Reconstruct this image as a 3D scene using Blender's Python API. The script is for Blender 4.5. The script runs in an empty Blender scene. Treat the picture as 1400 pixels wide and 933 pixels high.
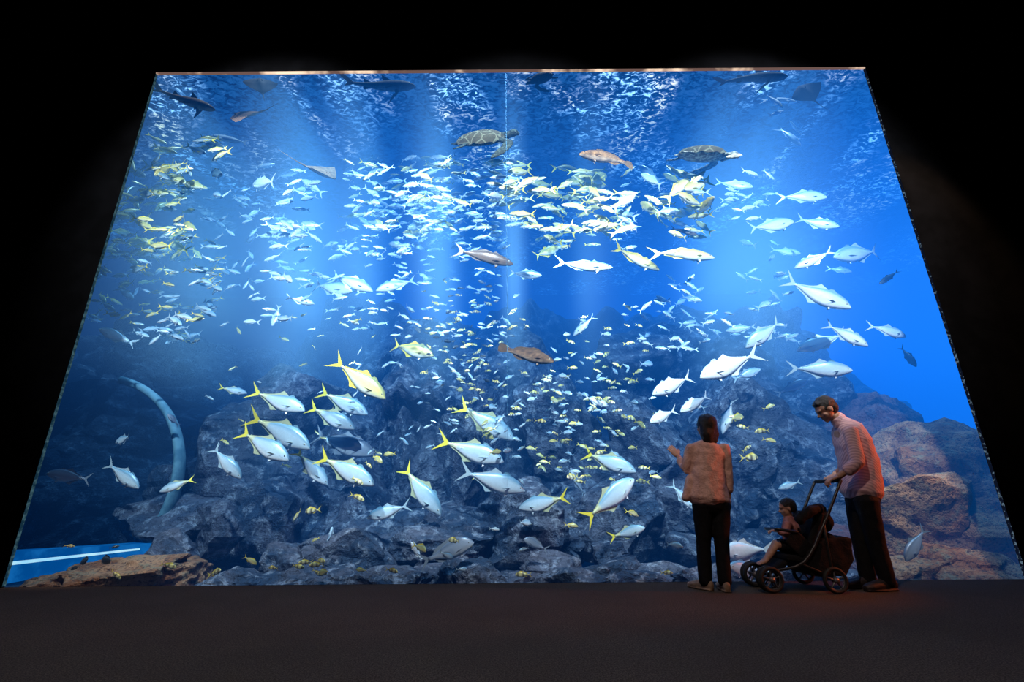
import bpy, bmesh, math, random
import numpy as np
from mathutils import Vector, Matrix, noise
random.seed(11); np.random.seed(11)
sc=bpy.context.scene
COL=sc.collection
V=Vector
# ---------------------------------------------------------------- camera
F=640.0
CAMM=Matrix.Translation((0,0,.833))@Matrix.Rotation(math.radians(90+18.28),4,'X')@Matrix.Rotation(math.radians(-0.45),4,'Z')
cd=bpy.data.cameras.new('camera'); cam=bpy.data.objects.new('camera',cd); COL.objects.link(cam)
cd.sensor_width=36; cd.lens=F/1400*36; cd.clip_start=.05; cd.clip_end=200
cam.matrix_world=CAMM; sc.camera=cam
C0=CAMM.translation.copy(); R0=CAMM.to_3x3()
def ray(px,py): return R0@V(((px-700)/F,(466.5-py)/F,-1))
def P(px,py,Y):
    d=ray(px,py); return C0+d*(Y/d.y)
def G(px,py,z=0.0):
    d=ray(px,py); return C0+d*((z-C0.z)/d.z)
sc.view_settings.view_transform='Standard'
sc.view_settings.look='None'
w=bpy.data.worlds.new('world'); sc.world=w; w.use_nodes=True
w.node_tree.nodes['Background'].inputs[0].default_value=(0,0,0,1)
w.node_tree.nodes['Background'].inputs[1].default_value=0
# ---------------------------------------------------------------- node helpers
class NT:
    def __init__(s,name):
        s.mat=bpy.data.materials.new(name); s.mat.use_nodes=True
        s.nt=s.mat.node_tree; s.nt.nodes.clear()
        s.out=s.n('ShaderNodeOutputMaterial')
    def n(s,t): return s.nt.nodes.new(t)
    def l(s,a,b): s.nt.links.new(a,b)
    def put(s,sock,v):
        if isinstance(v,(int,float)): sock.default_value=v
        elif isinstance(v,(tuple,list)):
            sock.default_value=tuple(v) if len(v)==len(sock.default_value) else tuple(v)+(1,)
        else: s.l(v,sock)
    def m(s,op,a,b=None,c=None,clamp=False):
        n=s.n('ShaderNodeMath'); n.operation=op; n.use_clamp=clamp
        s.put(n.inputs[0],a)
        if b is not None: s.put(n.inputs[1],b)
        if c is not None: s.put(n.inputs[2],c)
        return n.outputs[0]
    def mr(s,v,a,b,c,d,smooth=True):
        n=s.n('ShaderNodeMapRange'); n.interpolation_type='SMOOTHSTEP' if smooth else 'LINEAR'
        s.put(n.inputs[0],v)
        for i,x in enumerate((a,b,c,d)): s.put(n.inputs[i+1],x)
        return n.outputs[0]
    def mix(s,f,a,b,mode='MIX'):
        n=s.n('ShaderNodeMix'); n.data_type='RGBA'; n.blend_type=mode
        s.put(n.inputs[0],f); s.put(n.inputs[6],a); s.put(n.inputs[7],b)
        return n.outputs[2]
    def noise(s,vec,scale,detail=4,rough=.55,dist=0):
        n=s.n('ShaderNodeTexNoise'); n.inputs['Scale'].default_value=scale
        n.inputs['Detail'].default_value=detail; n.inputs['Roughness'].default_value=rough
        n.inputs['Distortion'].default_value=dist
        if vec is not None: s.l(vec,n.inputs['Vector'])
        return n.outputs['Fac']
    def ramp(s,v,lo,hi,stops):
        f=s.mr(v,lo,hi,0,1,False); n=s.n('ShaderNodeValToRGB'); s.l(f,n.inputs[0]); cr=n.color_ramp; cr.interpolation='EASE'
        st=[((x-lo)/(hi-lo),c) for x,c in stops]
        while len(cr.elements)<len(st): cr.elements.new(.5)
        for e,(p_,c) in zip(cr.elements,sorted(st)): e.position=p_
        for e,(p_,c) in zip(cr.elements,sorted(st)): e.color=(c,c,c,1)
        return n.outputs[0]
    def obj(s): return s.n('ShaderNodeTexCoord').outputs['Object']
    def pos(s): return s.n('ShaderNodeNewGeometry').outputs['Position']
    def scalev(s,vec,sv):
        n=s.n('ShaderNodeMapping'); s.l(vec,n.inputs[0]); n.inputs['Scale'].default_value=sv; return n.outputs[0]
def pmat(name,c1,c2=None,scale=8,rough=.6,bump=.2,metal=0,spec=.5,detail=5,lo=.35,hi=.65):
    k=NT(name); b=k.n('ShaderNodeBsdfPrincipled'); k.l(b.outputs[0],k.out.inputs[0])
    c2=c2 or tuple(x*.7 for x in c1)
    f=k.noise(k.obj(),scale,detail)
    k.l(k.mix(k.mr(f,lo,hi,0,1),c1,c2),b.inputs['Base Color'])
    b.inputs['Roughness'].default_value=rough; b.inputs['Metallic'].default_value=metal
    b.inputs['Specular IOR Level'].default_value=spec
    if bump:
        bp=k.n('ShaderNodeBump'); bp.inputs['Strength'].default_value=bump; bp.inputs['Distance'].default_value=.02
        k.l(k.noise(k.obj(),scale*4,3),bp.inputs['Height']); k.l(bp.outputs[0],b.inputs['Normal'])
    return k.mat
# ---------------------------------------------------------------- mesh helpers
def mesh_obj(name,verts,faces,mat=None,smooth=True,cols=None,parent=None):
    me=bpy.data.meshes.new(name); me.from_pydata([tuple(v) for v in verts],[],[tuple(f) for f in faces]); me.update()
    if cols is not None:
        a=me.color_attributes.new('Col','FLOAT_COLOR','POINT'); a.data.foreach_set('color',np.asarray(cols,dtype=np.float32).ravel())
    if smooth: me.polygons.foreach_set('use_smooth',[True]*len(me.polygons))
    if mat: me.materials.append(mat)
    o=bpy.data.objects.new(name,me); COL.objects.link(o)
    if parent: o.parent=parent
    return o
def recalc(o):
    bm=bmesh.new(); bm.from_mesh(o.data); bmesh.ops.recalc_face_normals(bm,faces=bm.faces); bm.to_mesh(o.data); bm.free()
def empty(name,loc=(0,0,0)):
    e=bpy.data.objects.new(name,None); COL.objects.link(e); e.location=loc; e.empty_display_size=.1; return e
def adopt(e,obs):
    for o in obs:
        o.parent=e; o.matrix_parent_inverse=Matrix.Translation(e.location).inverted()
def box(x0,x1,y0,y1,z0,z1):
    v=[(x0,y0,z0),(x1,y0,z0),(x1,y1,z0),(x0,y1,z0),(x0,y0,z1),(x1,y0,z1),(x1,y1,z1),(x0,y1,z1)]
    f=[(0,3,2,1),(4,5,6,7),(0,1,5,4),(1,2,6,5),(2,3,7,6),(3,0,4,7)]
    return v,f
def join(parts):
    vs=[];fs=[]
    for v,f in parts:
        o=len(vs); vs+= [tuple(x) for x in v]; fs+=[tuple(i+o for i in q) for q in f]
    return vs,fs
def ell(c,ax,ay,az,rx,ry,rz,seg=16,rings=10):
    vs=[];fs=[]
    for i in range(1,rings):
        t=math.pi*i/rings
        for j in range(seg):
            p=2*math.pi*j/seg
            vs.append(c+ax*(rx*math.sin(t)*math.cos(p))+ay*(ry*math.sin(t)*math.sin(p))+az*(rz*math.cos(t)))
    top=len(vs); vs.append(c+az*rz); bot=len(vs); vs.append(c-az*rz)
    for i in range(rings-2):
        for j in range(seg):
            a=i*seg+j; b=i*seg+(j+1)%seg
            fs.append((a,a+seg,b+seg,b))
    for j in range(seg):
        fs.append((top,j,(j+1)%seg)); fs.append((bot,(rings-2)*seg+(j+1)%seg,(rings-2)*seg+j))
    return vs,fs
X=V((1,0,0));Yv=V((0,1,0));Z=V((0,0,1))
def sph(c,r): return ell(c,X,Yv,Z,r,r,r)
def loft(pts,rx,ry=None,side=None,n=16,round_=True):
    pts=[V(p) for p in pts]; ry=ry or rx
    if isinstance(rx,(int,float)): rx=[rx]*len(pts)
    if isinstance(ry,(int,float)): ry=[ry]*len(pts)
    rx=list(rx);ry=list(ry)
    if round_:
        d0=(pts[0]-pts[1]).normalized(); d1=(pts[-1]-pts[-2]).normalized()
        a=min(rx[0],ry[0]);b=min(rx[-1],ry[-1])
        pts=[pts[0]+d0*a*.6,pts[0]+d0*a*.4]+pts+[pts[-1]+d1*b*.4,pts[-1]+d1*b*.6]
        rx=[rx[0]*.45,rx[0]*.8]+rx+[rx[-1]*.8,rx[-1]*.45]; ry=[ry[0]*.45,ry[0]*.8]+ry+[ry[-1]*.8,ry[-1]*.45]
    vs=[];fs=[]; prev=None
    for i,p in enumerate(pts):
        t=(pts[min(i+1,len(pts)-1)]-pts[max(i-1,0)]).normalized()
        s=side if side is not None else (prev if prev is not None else (X if abs(t.x)<.8 else Yv))
        s=(s-t*s.dot(t)).normalized(); prev=s; u=t.cross(s)
        for j in range(n):
            a=2*math.pi*j/n; vs.append(p+s*(rx[i]*math.cos(a))+u*(ry[i]*math.sin(a)))
    m=len(pts)
    for i in range(m-1):
        for j in range(n):
            a=i*n+j;b=i*n+(j+1)%n; fs.append((a,b,b+n,a+n))
    fs.append(tuple(range(n))[::-1]); fs.append(tuple(range((m-1)*n,m*n)))
    return vs,fs
def smoothpts(pts,k=4):
    pts=[V(p) for p in pts]; out=[]
    for i in range(len(pts)-1):
        p0=pts[max(i-1,0)];p1=pts[i];p2=pts[i+1];p3=pts[min(i+2,len(pts)-1)]
        for j in range(k):
            t=j/k; out.append(.5*((2*p1)+(p2-p0)*t+(2*p0-5*p1+4*p2-p3)*t*t+(3*p1-p0-3*p2+p3)*t**3))
    out.append(pts[-1]); return out
def remesh(name,parts,vox,mat,smooth=6,disp=0,dscale=8,parent=None):
    v,f=join(parts); o=mesh_obj(name+'_tmp',v,f); recalc(o)
    r=o.modifiers.new('r','REMESH'); r.mode='VOXEL'; r.voxel_size=vox
    if smooth:
        s=o.modifiers.new('s','SMOOTH'); s.iterations=smooth; s.factor=.5
    dg=bpy.context.evaluated_depsgraph_get()
    me=bpy.data.meshes.new_from_object(o.evaluated_get(dg)); me.name=name
    tmp=o.data; bpy.data.objects.remove(o); bpy.data.meshes.remove(tmp)
    if disp:
        for vv in me.vertices:
            q=vv.co*dscale
            vv.co+=vv.normal*(noise.noise(V((q.x,q.y,q.z*.6)))*disp+noise.noise(q*2.3)*disp*.4)
    me.polygons.foreach_set('use_smooth',[True]*len(me.polygons))
    me.materials.clear(); me.materials.append(mat)
    o=bpy.data.objects.new(name,me); COL.objects.link(o)
    return o
# ---- people first (keeps the dependency graph small while their surfaces are generated)
m_skin=pmat('skin',(.50,.28,.19),(.42,.22,.15),30,.55,.05)
m_hair=pmat('black_hair',(.012,.009,.008),(.004,.003,.003),60,.5,.5)
m_black=pmat('black_trousers',(.006,.006,.008),(.003,.003,.004),25,.8,.3,spec=.2)
m_blouse=pmat('pink_blouse',(.74,.47,.40),(.55,.33,.28),14,.8,.4)
k=NT('striped_shirt'); b=k.n('ShaderNodeBsdfPrincipled'); k.l(b.outputs[0],k.out.inputs[0]); wv=k.n('ShaderNodeTexWave'); wv.bands_direction='DIAGONAL'; k.l(k.pos(),wv.inputs['Vector']); wv.inputs['Scale'].default_value=19; wv.inputs['Distortion'].default_value=1.0
k.l(k.mix(k.mr(wv.outputs['Fac'],.4,.7,0,1),(.70,.46,.48),(.50,.30,.34)),b.inputs['Base Color']); b.inputs['Roughness'].default_value=.85; b.inputs['Specular IOR Level'].default_value=.2; m_shirt=k.mat
m_shoe=pmat('tan_shoe',(.34,.23,.15),(.22,.15,.10),20,.7,.2); m_sole=pmat('dark_shoe',(.03,.02,.018),(.015,.01,.01),20,.6,.2)
m_eye=pmat('eye',(.02,.015,.01),(.01,.01,.01))
def head_parts(c,fw,up,h):
    fw=V(fw).normalized(); up=V(up); up=(up-fw*up.dot(fw)).normalized(); s=fw.cross(up)
    E=lambda a,b_,c_,ra,rb,rc:ell(c+(s*a+fw*b_+up*c_)*h,s,fw,up,ra*h,rb*h,rc*h,18,12)
    pr=[E(0,-.05,.13,.335,.40,.37),E(0,.10,-.14,.26,.27,.30),E(0,.24,-.37,.11,.11,.10),E(0,.30,.10,.22,.09,.07),E(0,.335,-.235,.10,.055,.03),E(0,.33,-.28,.09,.05,.028),E(.17,.22,-.1,.09,.1,.09),E(-.17,.22,-.1,.09,.1,.09),
        E(.335,-.03,-.03,.035,.085,.13),E(-.335,-.03,-.03,.035,.085,.13),E(.05,.385,-.13,.045,.04,.03),E(-.05,.385,-.13,.045,.04,.03)]
    pr.append(loft([c+(fw*.35+up*.06)*h,c+(fw*.40-up*.04)*h,c+(fw*.455-up*.115)*h],[.03*h,.042*h,.055*h],n=10))
    eyes=[E(sg*.13,.335,.01,.035,.03,.022) for sg in(1,-1)]
    return pr,eyes,(fw,up,s)
def hand_parts(w_,d,n,th,s=1.0,curl=.5):
    d=V(d).normalized(); n=V(n); n=(n-d*n.dot(d)).normalized(); th=V(th); th=(th-d*th.dot(d)-n*th.dot(n)).normalized()
    pr=[ell(w_+d*.045*s,d,th,n,.055*s,.040*s,.017*s,14,10),loft([w_-d*.04*s,w_+d*.02*s],[.024*s,.026*s],[.018*s,.018*s],side=th,n=12)]
    for i,L in enumerate((.072,.080,.074,.058)):
        b_=w_+(d*.082+th*(.031-.0205*i))*s; pts=[b_-d*.02*s,b_]; a=curl*.5
        for q in (.45,.32,.23):
            dr=d*math.cos(a)+n*math.sin(a); pts.append(pts[-1]+dr*L*q*s); a+=curl
        pr.append(loft(pts,[.009*s,.009*s,.0085*s,.008*s,.0065*s],n=10))
    b_=w_+(d*.022+th*.030)*s; dr=(d*.65+th*.7+n*.2).normalized(); dr2=(d*.85+th*.25+n*.4).normalized()
    pr.append(loft([b_-dr*.015*s,b_+dr*.028*s,b_+dr*.028*s+dr2*.028*s],[.013*s,.0105*s,.008*s],n=10)); return pr
def foot(a,toe,mat,s=1.0,name='shoe'):
    g=V((toe.x-a.x,toe.y-a.y,0)).normalized(); sd=V((-g.y,g.x,0)); b_=V((a.x,a.y,0))
    pr=[loft([b_-g*.055*s+Z*.045*s,b_+Z*.05*s,b_+g*.08*s+Z*.042*s,b_+g*.15*s+Z*.032*s,b_+g*.19*s+Z*.026*s],[.032*s,.038*s,.045*s,.045*s,.032*s],[.042*s,.048*s,.038*s,.028*s,.022*s],side=sd,n=14),
        loft([b_-g*.06*s+Z*.010,b_+g*.08*s+Z*.010,b_+g*.195*s+Z*.010],[.036*s,.046*s,.036*s],[.010,.010,.010],side=sd,n=14),
        loft([b_+Z*.05*s,b_+Z*.10*s],[.034*s,.032*s],n=12)]
    return remesh(name,pr,.006,mat,4)
L_=lambda *a,**k_: loft(*a,**k_)
# ---- woman
YW=G(975,808).y
def Wp(px,py,dy=0): return P(px,py,YW+dy)
obs=[]
hc=Wp(965,584); hh=.235
hp,eyes,(fw,up,sd)=head_parts(hc,(-.35,.95,.05),(0,0,1),hh)
neck=L_([Wp(967,608),Wp(966,592)],[.055,.05])
tor=[Wp(968,604),Wp(968,612),Wp(967,628),Wp(968,652),Wp(971,676),Wp(972,690)]
hipL,hipR=Wp(960,690),Wp(985,690); kL,kR=Wp(962,744,.03),Wp(987,744,-.02); aL,aR=Wp(965,797,.02),Wp(991,797,-.05)
shL,shR=Wp(946,612),Wp(989,612); elL,elR=Wp(937,643,.04),Wp(996,650); wrL,wrR=Wp(927,624,.20),Wp(996,681,.03)
body=hp+[neck,L_(tor,[.07,.14,.14,.12,.15,.15],[.05,.085,.10,.09,.10,.10],side=X),
 L_([hipL,kL,aL],[.085,.052,.036]),L_([hipR,kR,aR],[.085,.052,.036]),L_([shL,elL,wrL],[.042,.034,.024]),L_([shR,elR,wrR],[.042,.034,.024])]
obs.append(remesh('body',body,.008,m_skin,4))
v,f=join(eyes); obs.append(mesh_obj('eyes',v,f,m_eye))
obs.append(remesh('blouse',[L_([Wp(967,603),Wp(967,609),Wp(967,620),Wp(967,640),Wp(968,660),Wp(968,682)],[.06,.14,.165,.155,.17,.20],[.055,.08,.11,.11,.125,.14],side=X,n=24),
  L_([shL,elL+V((0,0,0)),wrL-(wrL-elL)*.35],[.058,.052,.043]),L_([shR,elR,wrR-(wrR-elR)*.35],[.058,.050,.043]),L_([Wp(945,655),Wp(937,682)],[.045,.04])],.009,m_blouse,5,.012,9))
obs.append(remesh('trousers',[L_([Wp(972,664),Wp(972,682),Wp(972,694)],[.15,.16,.155],[.10,.115,.11],side=X,n=20),L_([hipL,kL,aL],[.092,.068,.058]),L_([hipR,kR,aR],[.092,.068,.058])],.009,m_black,4,.008,8))
obs.append(remesh('hair',[ell(hc+(up*.13-fw*.09)*hh,sd,fw,up,.39*hh,.43*hh,.42*hh,20,14),
   L_([hc+(up*.1-fw*.15)*hh,hc+(-up*.35-fw*.20)*hh,hc+(-up*.62-fw*.17)*hh],[.39*hh,.42*hh,.36*hh],[.30*hh,.26*hh,.2*hh],side=sd,n=20)],.008,m_hair,4,.008,22))
obs.append(remesh('hand_left',hand_parts(wrL,(-.45,.35,.75),(.2,.9,-.3),(1,0,.3),.95,.35),.0035,m_skin,3))
obs.append(remesh('hand_right',hand_parts(wrR,(-.02,.1,-1),(-1,.1,0),(0,1,0),.95,.35),.0035,m_skin,3))
obs.append(foot(aL,aL+V((-.3,.5,0)),m_shoe,1.0,'shoe_left')); obs.append(foot(aR,aR+V((.05,.5,0)),m_shoe,1.0,'shoe_right'))
e=empty('woman',(aL.x,YW,0)); adopt(e,obs)
# ---- man
YM=G(1200,806).y
def Mp(px,py,dy=0): return P(px,py,YM+dy)
obs=[]; hc=Mp(1129,560); hh=.245
hp,eyes,(fw,up,sd)=head_parts(hc,(-.84,.14,-.50),(-.50,0,.86),hh)
tor=[Mp(1150,577),Mp(1157,588),Mp(1165,606),Mp(1173,630),Mp(1177,652),Mp(1178,676)]
hN,hF=Mp(1184,684,-.09),Mp(1172,682,.09); kN,kF=Mp(1197,738,-.08),Mp(1176,736,.07); aN,aF=Mp(1213,797,-.08),Mp(1187,794,.06)
sN,sF=Mp(1162,590,-.19),Mp(1158,588,.19); eN,eF=Mp(1173,633,-.24),Mp(1165,628,.24); wN,wF=Mp(1146,652,-.15),Mp(1141,650,.15)
body=hp+[L_([Mp(1155,584),Mp(1140,568)],[.065,.058]),L_(tor,[.09,.18,.18,.16,.15,.16],[.06,.10,.125,.12,.12,.12],side=Yv),
  L_([hN,kN,aN],[.095,.06,.042]),L_([hF,kF,aF],[.095,.06,.042]),L_([sN,eN,wN],[.052,.042,.029]),L_([sF,eF,wF],[.052,.042,.029])]
obs.append(remesh('body',body,.008,m_skin,4)); v,f=join(eyes); obs.append(mesh_obj('eyes',v,f,m_eye))
obs.append(remesh('shirt',[L_([Mp(1149,575),Mp(1157,586),Mp(1165,604),Mp(1173,630),Mp(1177,652),Mp(1178,674)],[.075,.19,.205,.195,.19,.20],[.06,.105,.14,.15,.155,.165],side=Yv,n=24),
  L_([sN,eN,wN-(wN-eN)*.45],[.072,.060,.050]),L_([sF,eF,wF-(wF-eF)*.45],[.072,.060,.050])],.009,m_shirt,5,.014,8))
obs.append(remesh('trousers',[L_([Mp(1178,664),Mp(1179,680),Mp(1179,690)],[.16,.17,.16],[.130,.135,.12],side=Yv,n=20),L_([hN,kN,aN],[.105,.078,.064]),L_([hF,kF,aF],[.105,.078,.064])],.009,m_black,4,.009,7))
obs.append(remesh('hair',[ell(hc+(up*.17-fw*.10)*hh,sd,fw,up,.365*hh,.40*hh,.385*hh,20,14),ell(hc+(up*.0-fw*.24)*hh,sd,fw,up,.33*hh,.24*hh,.33*hh,18,12),ell(hc+(up*.34+fw*.10)*hh,sd,fw,up,.28*hh,.24*hh,.16*hh,18,12)],.007,m_hair,4,.008,26))
obs.append(remesh('collar',[L_([Mp(1151,580),Mp(1144,571)],[.085,.072],[.075,.066])],.007,m_shirt,3))
obs.append(remesh('hand_left',hand_parts(wN,(-.9,.1,-.30),(0,0,-1),(.1,1,0),1.05,.75),.0035,m_skin,3)); obs.append(remesh('hand_right',hand_parts(wF,(-.9,-.1,-.30),(0,0,-1),(.1,-1,0),1.05,.75),.0035,m_skin,3))
obs.append(foot(aN,aN+V((-.5,-.06,0)),m_sole,1.15,'shoe_left')); obs.append(foot(aF,aF+V((-.5,-.02,0)),m_sole,1.15,'shoe_right'))
e=empty('man',(aN.x,YM,0)); adopt(e,obs)
# ---- stroller
m_fab=pmat('black_fabric',(.010,.010,.012),(.005,.005,.006),20,.85,.3,spec=.2); m_frame=pmat('dark_metal',(.05,.05,.055),(.03,.03,.03),30,.35,.1,metal=.6); m_rub=pmat('rubber',(.012,.012,.012),(.006,.006,.006),30,.7,.2); m_hub=pmat('grey_hub',(.14,.14,.16),(.08,.08,.09),20,.4,.1,metal=.3)
YN=G(1146,813).y; YS=YN+.24; hwid=.22; obs=[]
def Sp(px,py,dy=0): return P(px,py,YS+dy)
rw=.108
def wheelgrp(c,name):
    r=rw; c=V((c.x,c.y,r+.001)); pr=[]
    tor=[V((c.x+(r-.016)*math.cos(a),c.y,c.z+(r-.016)*math.sin(a))) for a in [2*math.pi*i/32 for i in range(32)]]
    vs=[];fs=[]
    for i,p in enumerate(tor):
        rad=(p-c).normalized()
        for j in range(10):
            b_=2*math.pi*j/10; vs.append(p+rad*(.016*math.cos(b_))+Yv*(.02*math.sin(b_)))
    for i in range(32):
        for j in range(10):
            a=i*10+j;b_=i*10+(j+1)%10;c2=((i+1)%32)*10+j;d2=((i+1)%32)*10+(j+1)%10; fs.append((a,b_,d2,c2))
    o=mesh_obj(name+'_tyre',vs,fs,m_rub); recalc(o); out=[o]
    pr=[L_([c-Yv*.03,c+Yv*.03],[.022,.022],n=14,round_=False)]
    for i in range(5):
        a=2*math.pi*i/5+.3; pr.append(L_([c,c+V((math.cos(a),0,math.sin(a)))*(r-.025)],[.012,.008],[.008,.006],side=Yv,n=8))
    rim=[V((c.x+(r-.03)*math.cos(a),c.y,c.z+(r-.03)*math.sin(a))) for a in [2*math.pi*i/32 for i in range(33)]]
    pr.append(L_(rim,[.006]*33,side=Yv,n=8))
    v,f=join(pr); o=mesh_obj(name+'_hub',v,f,m_hub); recalc(o); out.append(o); return out,c
gx_r=G(1146,813).x; fwp=P(1056,792,YS-.2)
rear=[];front=[]
for dy,nm in((-hwid-.02,'near'),(hwid+.02,'far')):
    o,c=wheelgrp(V((gx_r,YS+dy,0)),'rear_wheel_'+nm); obs+=o; rear.append(c)
for dy,nm in((-.15,'near'),(.15,'far')):
    for d2 in(-.03,.03):
        o,c=wheelgrp(V((fwp.x,YS+dy+d2,0)),'front_wheel_'+nm+('a' if d2<0 else 'b')); obs+=o
    front.append(V((fwp.x,YS+dy,rw)))
pr=[]
hz=Sp(1131,658)
for i,sg in enumerate((-1,1)):
    yy=YS+sg*.20
    top=V((hz.x,yy,hz.z)); mid=Sp(1108,716); mid=V((mid.x,yy,mid.z))
    pr.append(L_(smoothpts([top,mid,V((Sp(1082,765).x,yy,Sp(1082,765).z)),V((front[i].x+.03,YS+sg*.15,rw+.06)),V((front[i].x,YS+sg*.15,rw))]),.013,n=10))
    pr.append(L_([mid,V((rear[i].x,YS+sg*.22,rw+.02))],.012,n=10))
    pr.append(L_([V((Sp(1080,768).x,yy,Sp(1080,768).z)),V((rear[i].x,YS+sg*.22,rw+.02))],.010,n=10))
pr.append(L_([V((hz.x,YS-.2,hz.z)),V((hz.x,YS+.2,hz.z))],.013,n=10)); pr.append(L_([rear[0],rear[1]],.009,n=8)); pr.append(L_([front[0],front[1]],.009,n=8))
b0=Sp(1054,724); pr.append(L_(smoothpts([Sp(1090,728,-.19),Sp(1062,724,-.17),b0+V((0,-.1,0)),b0+V((0,.1,0)),Sp(1062,724,.17),Sp(1090,728,.19)]),.014,n=10))
v,f=join(pr); o=mesh_obj('frame',v,f,m_frame); recalc(o); obs.append(o)
v,f=L_([V((hz.x,YS-.17,hz.z)),V((hz.x,YS+.17,hz.z))],.019,n=12); obs.append(mesh_obj('handle_grip',v,f,m_rub))
def prism(pix,hw_,r=.012):
    q=[Sp(*p) for p in pix]; n=len(q); vs=[V((a.x,YS-hw_,a.z)) for a in q]+[V((a.x,YS+hw_,a.z)) for a in q]
    return vs,[tuple(range(n)),tuple(range(n,2*n))[::-1]]+[(i,i+n,(i+1)%n+n,(i+1)%n) for i in range(n)]
obs.append(remesh('seat',[prism([(1098,698),(1112,702),(1103,740),(1097,768),(1062,764),(1062,756),(1088,757),(1092,735)],.18)],.010,m_fab,6,.006,10))
obs.append(remesh('side_panels',[L_([Sp(1098,735,sg*.18),Sp(1085,752,sg*.18)],[.11,.10],[.012,.012],side=X,n=14) for sg in(-1,1)],.008,m_fab,4))
obs.append(remesh('folded_canopy',[L_(smoothpts([Sp(1092,712,-.2),Sp(1106,700,-.2),Sp(1118,696,-.14),Sp(1122,696,0),Sp(1118,696,.14),Sp(1106,700,.2),Sp(1092,712,.2)]),.045,n=14),ell(Sp(1118,712),X,Yv,Z,.085,.19,.12,18,12)],.010,m_fab,6,.012,12))
obs.append(remesh('storage_basket',[prism([(1084,752),(1108,735),(1146,732),(1150,762),(1138,784),(1092,784)],.19)],.012,m_fab,10,.012,8))
obs.append(remesh('hanging_bag',[ell(Sp(1132,748,-.05),X,Yv,Z,.10,.15,.13,18,12)],.012,m_fab,6,.012,9))
obs.append(remesh('footrest',[prism([(1046,776),(1066,762),(1070,766),(1054,782)],.14)],.008,m_fab,4))
e=empty('stroller',(Sp(1100,780).x,YS,0)); adopt(e,obs)
# ---- toddler
obs=[]; hc=Sp(1076,695); hh=.175
hp,eyes,(fw,up,sd)=head_parts(hc,(-.93,.25,-.2),(-.15,0,1),hh)
hipT=Sp(1086,749); body=hp+[L_([Sp(1079,712),Sp(1078,702)],[.032,.032]),L_([Sp(1079,712),Sp(1081,722),Sp(1084,738),Sp(1086,748)],[.05,.085,.085,.085],[.045,.06,.07,.07],side=Yv)]
kn=[Sp(1061,745,-.07),Sp(1060,744,.07)]; an=[Sp(1050,763,-.07),Sp(1049,762,.07)]
for i in(0,1):
    sg=(-1,1)[i]; body.append(L_([hipT+Yv*sg*.05,kn[i],an[i]],[.052,.038,.026]))
shT=[Sp(1078,717,-.09),Sp(1078,717,.09)]; elT=[Sp(1073,732,-.12),Sp(1072,731,.12)]; wT=[Sp(1061,725,-.07),Sp(1060,725,.07)]
for i in(0,1): body.append(L_([shT[i],elT[i],wT[i]],[.03,.024,.018]))
obs.append(remesh('body',body,.006,m_skin,3)); v,f=join(eyes); obs.append(mesh_obj('eyes',v,f,m_eye))
m_tt=pmat('toddler_top',(.42,.17,.14),(.20,.07,.07),18,.8,.2)
obs.append(remesh('top',[L_([Sp(1079,710),Sp(1081,720),Sp(1084,738),Sp(1086,748)],[.055,.098,.10,.10],[.05,.07,.082,.085],side=Yv,n=20)]+[L_([shT[i],elT[i],(elT[i]+wT[i])/2],[.04,.034,.03]) for i in(0,1)],.007,m_tt,4,.006,14))
obs.append(remesh('shorts',[L_([hipT+Yv*s*.05,hipT+Yv*s*.05+(kn[(s+1)//2]-hipT-Yv*s*.05)*.75],[.066,.056]) for s in(-1,1)],.007,m_black,3))
obs.append(remesh('hair',[ell(hc+(up*.15-fw*.10)*hh,sd,fw,up,.375*hh,.41*hh,.39*hh),ell(hc+(up*.0-fw*.25)*hh,sd,fw,up,.33*hh,.22*hh,.30*hh)],.006,m_hair,4,.005,30))
for i in(0,1):
    obs.append(remesh('hand_'+('left','right')[i],hand_parts(wT[i],(-.95,0,-.1),(0,0,-1),(0,(1,-1)[i],0),.55,.6),.0025,m_skin,2))
    a=an[i]; g=V((-.8,0,-.45)).normalized(); obs.append(remesh('foot_'+('left','right')[i],[L_([a,a+g*.04+Z*-.012,a+g*.10],[.024,.028,.022],[.024,.020,.014],side=Yv,n=12)]+[sph(a+g*.108+Yv*(q*.011),.0085) for q in(-2,-1,0,1,2)],.004,m_skin,2))
e=empty('toddler',hipT); adopt(e,obs)
# ---------------------------------------------------------------- room shell
YG=5.18
xL=P(4,797,YG).x; xR=P(1404,786,YG).x; zT=P(700,95,YG).z
RX=7.6; ZC=8.4
m_wall=pmat('black_wall',(.0012,.0012,.0014),(.0008,.0008,.0009),3,.95,.1,spec=.0)
m_floor=NT('carpet_floor'); k=m_floor; b=k.n('ShaderNodeBsdfPrincipled'); k.l(b.outputs[0],k.out.inputs[0])
o_=k.obj()
big=k.noise(o_,1.2,3); fine=k.noise(o_,110,2,.8); mid=k.noise(o_,35,3,.7)
c=k.mix(k.mr(fine,.38,.62,0,1),(.036,.029,.021),(.130,.104,.078))
c=k.mix(k.mr(mid,.3,.7,0,.4),c,(.045,.035,.025))
c=k.mix(k.mr(big,.3,.7,0,.35),c,(.042,.033,.024)); k.l(c,b.inputs['Base Color'])
b.inputs['Roughness'].default_value=.95; b.inputs['Specular IOR Level'].default_value=.1
bp=k.n('ShaderNodeBump'); bp.inputs['Strength'].default_value=.5; bp.inputs['Distance'].default_value=.01; k.l(fine,bp.inputs['Height']); k.l(bp.outputs[0],b.inputs['Normal'])
m_floor=k.mat
def bx(name,*a,mat=m_wall):
    v,f=box(*a); return mesh_obj(name,v,f,mat,smooth=False)
bx('floor',-RX,RX,-4,YG+.02,-.2,0,mat=m_floor)
bx('ceiling',-RX,RX,-4,YG,ZC,ZC+.2)
bx('wall_left',-RX-.2,-RX,-4,YG,0,ZC)
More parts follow.
